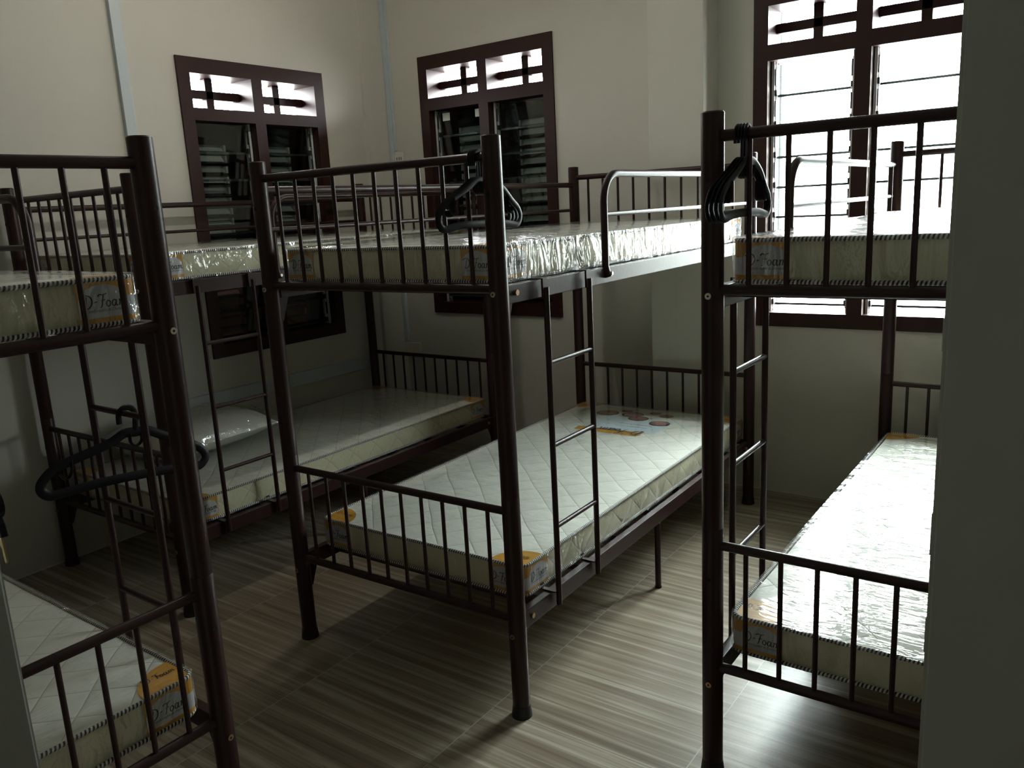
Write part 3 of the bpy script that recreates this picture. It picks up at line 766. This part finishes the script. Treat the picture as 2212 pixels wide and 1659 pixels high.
# ------------------------------------------------------------------ hangers
def make_hanger(wd=0.2, flat=(0.0030, 0.0085), hook_r=0.019, open_dir=1, hook_flat=(0.0030, 0.0050), neck=-0.070):
    """local x across, z up, origin where the hook's inner top rests"""
    root = empty('coat_hanger')
    zc = -hook_r
    up = (0, 1, 0)
    hk = [(0, 0, neck), (0, 0, neck+0.03)] + [(open_dir*0, 0, zc-0.006)]
    hk = [(open_dir*hook_r*0.95, 0, neck), (open_dir*hook_r*1.0, 0, neck+0.03)] + [(open_dir*hook_r*math.cos(a), 0, zc+hook_r*math.sin(a)) for a in [math.radians(d) for d in range(0, 200, 20)]] + [(-open_dir*hook_r*0.95, 0, zc-0.018)]
    hk = [(x - open_dir*0.0, y, z) for x, y, z in hk]
    MB().tube(smooth_path(hk, 3), 0.005, 8, flat=hook_flat, up=up).build('hook', M_black, root)
    cx = open_dir*hook_r*0.95
    shp = [(cx+0.0, 0, neck-0.004), (cx+0.03, 0, neck-0.004), (cx+0.075, 0, neck-0.025), (wd*0.78, 0, neck-0.055), (wd*0.95, 0, neck-0.078), (wd*1.0, 0, neck-0.100), (wd*0.93, 0, neck-0.118), (wd*0.8, 0, neck-0.120),
           (0.07, 0, neck-0.113), (-0.07, 0, neck-0.113), (-wd*0.8, 0, neck-0.120), (-wd*0.93, 0, neck-0.118), (-wd*1.0, 0, neck-0.100), (-wd*0.95, 0, neck-0.078), (-wd*0.78, 0, neck-0.055), (cx-0.075, 0, neck-0.025), (cx-0.03, 0, neck-0.004)]
    MB().tube(smooth_path(shp, 4, True), 0.006, 8, closed=True, flat=flat, up=up).build('frame', M_black, root)
    # small trouser hook under the neck, strap notches near the ends
    uh = [(cx-0.016, 0, neck-0.006), (cx-0.014, 0, neck-0.028), (cx, 0, neck-0.038), (cx+0.014, 0, neck-0.028), (cx+0.015, 0, neck-0.012)]
    MB().tube(smooth_path(uh, 4), 0.003, 8, flat=(0.007, 0.0028), up=up).build('centre_loop', M_black, root)
    for s in (1, -1):
        nh = [(s*wd*0.66, 0, neck-0.045), (s*wd*0.67, 0, neck-0.078), (s*wd*0.74, 0, neck-0.088), (s*wd*0.79, 0, neck-0.074)]
        MB().tube(smooth_path(nh, 4), 0.003, 8, flat=(0.006, 0.0028), up=up).build('strap_notch', M_black, root)
    return root
h0 = make_hanger(0.162)
def put_hanger(h, loc, rz, rx, label, group):
    h.location = loc; h.rotation_euler = (rx, 0, rz); tag(h, label, 'hanger', group); return h
ztop = ZT + 0.0125 + 0.0045
B_l = ['black hanger on the middle bunk end rail, farthest of its bundle from the post', 'black hanger on the middle bunk end rail, second from the left in its bundle',
       'black hanger on the middle bunk end rail, third from the left in its bundle', 'black hanger on the middle bunk end rail, last of its bundle next to the post']
C_l = ['black hanger on the right bunk end rail, last of its bundle next to the post', 'black hanger on the right bunk end rail, second from the post',
       'black hanger on the right bunk end rail, third from the post', 'black hanger on the right bunk end rail, outermost of its bundle from the post']
for i in range(4):
    h = h0 if i == 0 else copy_tree(h0)
    x, y = bedp(*bB, 0.850+i*0.0068, 0)
    put_hanger(h, (x, y, ztop), PI/2+rb+0.05*(1-i)*0.6, 0, B_l[i], 'hangers on the middle bunk')
for i in range(4):
    h = copy_tree(h0); x, y = bedp(*bC, 0.058+i*0.0068, 0)
    put_hanger(h, (x, y, ztop), PI/2+0.04*(i-1.5)*0.5, 0, C_l[i], 'hangers on the right bunk')
hL = make_hanger(0.210, flat=(0.0042, 0.0115), hook_r=0.021, open_dir=1, hook_flat=(0.005, 0.0075), neck=-0.060)
x, y = bedp(*bL, BW+0.023, 0.285)
put_hanger(hL, (x, y+0.012, 1.016+0.0075+0.0042), PI/2, 0, 'single black plastic hanger hooked on the ladder of the nearest crosswise bunk', None)
hL.rotation_euler = (0, 0.10, PI/2)

# ------------------------------------------------------------------ lockers at both sides of the view
lk = empty('locker', (2.0610, -0.75, 0)); tag(lk, 'tall plain grey metal locker filling the right edge of the photo', 'locker')
MB().box(0.002, 0.90, 0, 0.46, 0.0, 1.98).build('body', M_locker, lk, smooth=False, bevel=0.002)
MB().box(-0.014+0.012, 0.002, 0.004, 0.456, 0.05, 1.96).build('door', M_locker, lk, smooth=False)
for z0, z1 in ((1.048, 1.098), (0.928, 0.971), (1.28, 1.316)): MB().box(-0.0035, -0.001, 0.006, 0.03, z0, z1).build('hinge', M_locker, lk, smooth=False, bevel=0.001)
lk2 = empty('locker', (1.35, -1.40, 0)); tag(lk2, 'grey metal locker with a keyed lock at the lower left edge of the photo', 'locker')
MB().box(-0.42, 0, -0.45, -0.002, 0.0, 1.25).build('body', M_locker, lk2, smooth=False, bevel=0.002)
MB().box(-0.416, -0.003, -0.002, 0.0, 0.03, 1.235).build('door', M_locker, lk2, smooth=False)
lc = MB().cyl((-0.08, 0.0, 1.18), (-0.08, 0.018, 1.18), 0.014, 20, M_zinc); lc.cyl((-0.08, 0.018, 1.18), (-0.08, 0.036, 1.18), 0.0165, 20, M_black)
lc.build('lock', None, lk2)
ky = empty('key', (1.268, -1.372, 1.168)); tag(ky, 'black headed key and brass key hanging from the locker lock at the left edge', 'key')
MB().prism([(-0.014, 0, 0), (0.010, 0, 0.002), (0.015, 0, -0.008), (0.017, 0, -0.022), (-0.012, 0, -0.026), (-0.018, 0, -0.018)], (0, 0.007, 0)).build('key_head', M_black, ky, smooth=False, bevel=0.001)
MB().prism([(0.000, 0.003, -0.025), (0.007, 0.003, -0.025), (0.010, 0.003, -0.05), (0.006, 0.003, -0.054), (0.004, 0.003, -0.045), (0.0045, 0.003, -0.038), (0.001, 0.003, -0.034)], (0, 0.002, 0)).build('key_blade', M_brass, ky, smooth=False)

# ------------------------------------------------------------------ ceiling lamp
LAMP = 13.0
cl = empty('ceiling_lamp', (-0.25, 0.75, CEIL_Z), PI/2); tag(cl, 'white tube lamp on the ceiling above the beds', 'lamp')
MB().box(-0.6, 0.6, -0.05, 0.05, -0.05, 0).build('housing', simple('white_enamel', (0.8, 0.8, 0.78), 0.4), cl, smooth=False, bevel=0.004)
em = bpy.data.materials.new('tube_glow'); em.use_nodes = True
em.node_tree.nodes['Principled BSDF'].inputs['Emission Color'].default_value = (1, 0.945, 0.85, 1); em.node_tree.nodes['Principled BSDF'].inputs['Emission Strength'].default_value = LAMP
MB().cyl((-0.57, 0, -0.07), (0.57, 0, -0.07), 0.016, 16).build('tube', em, cl)
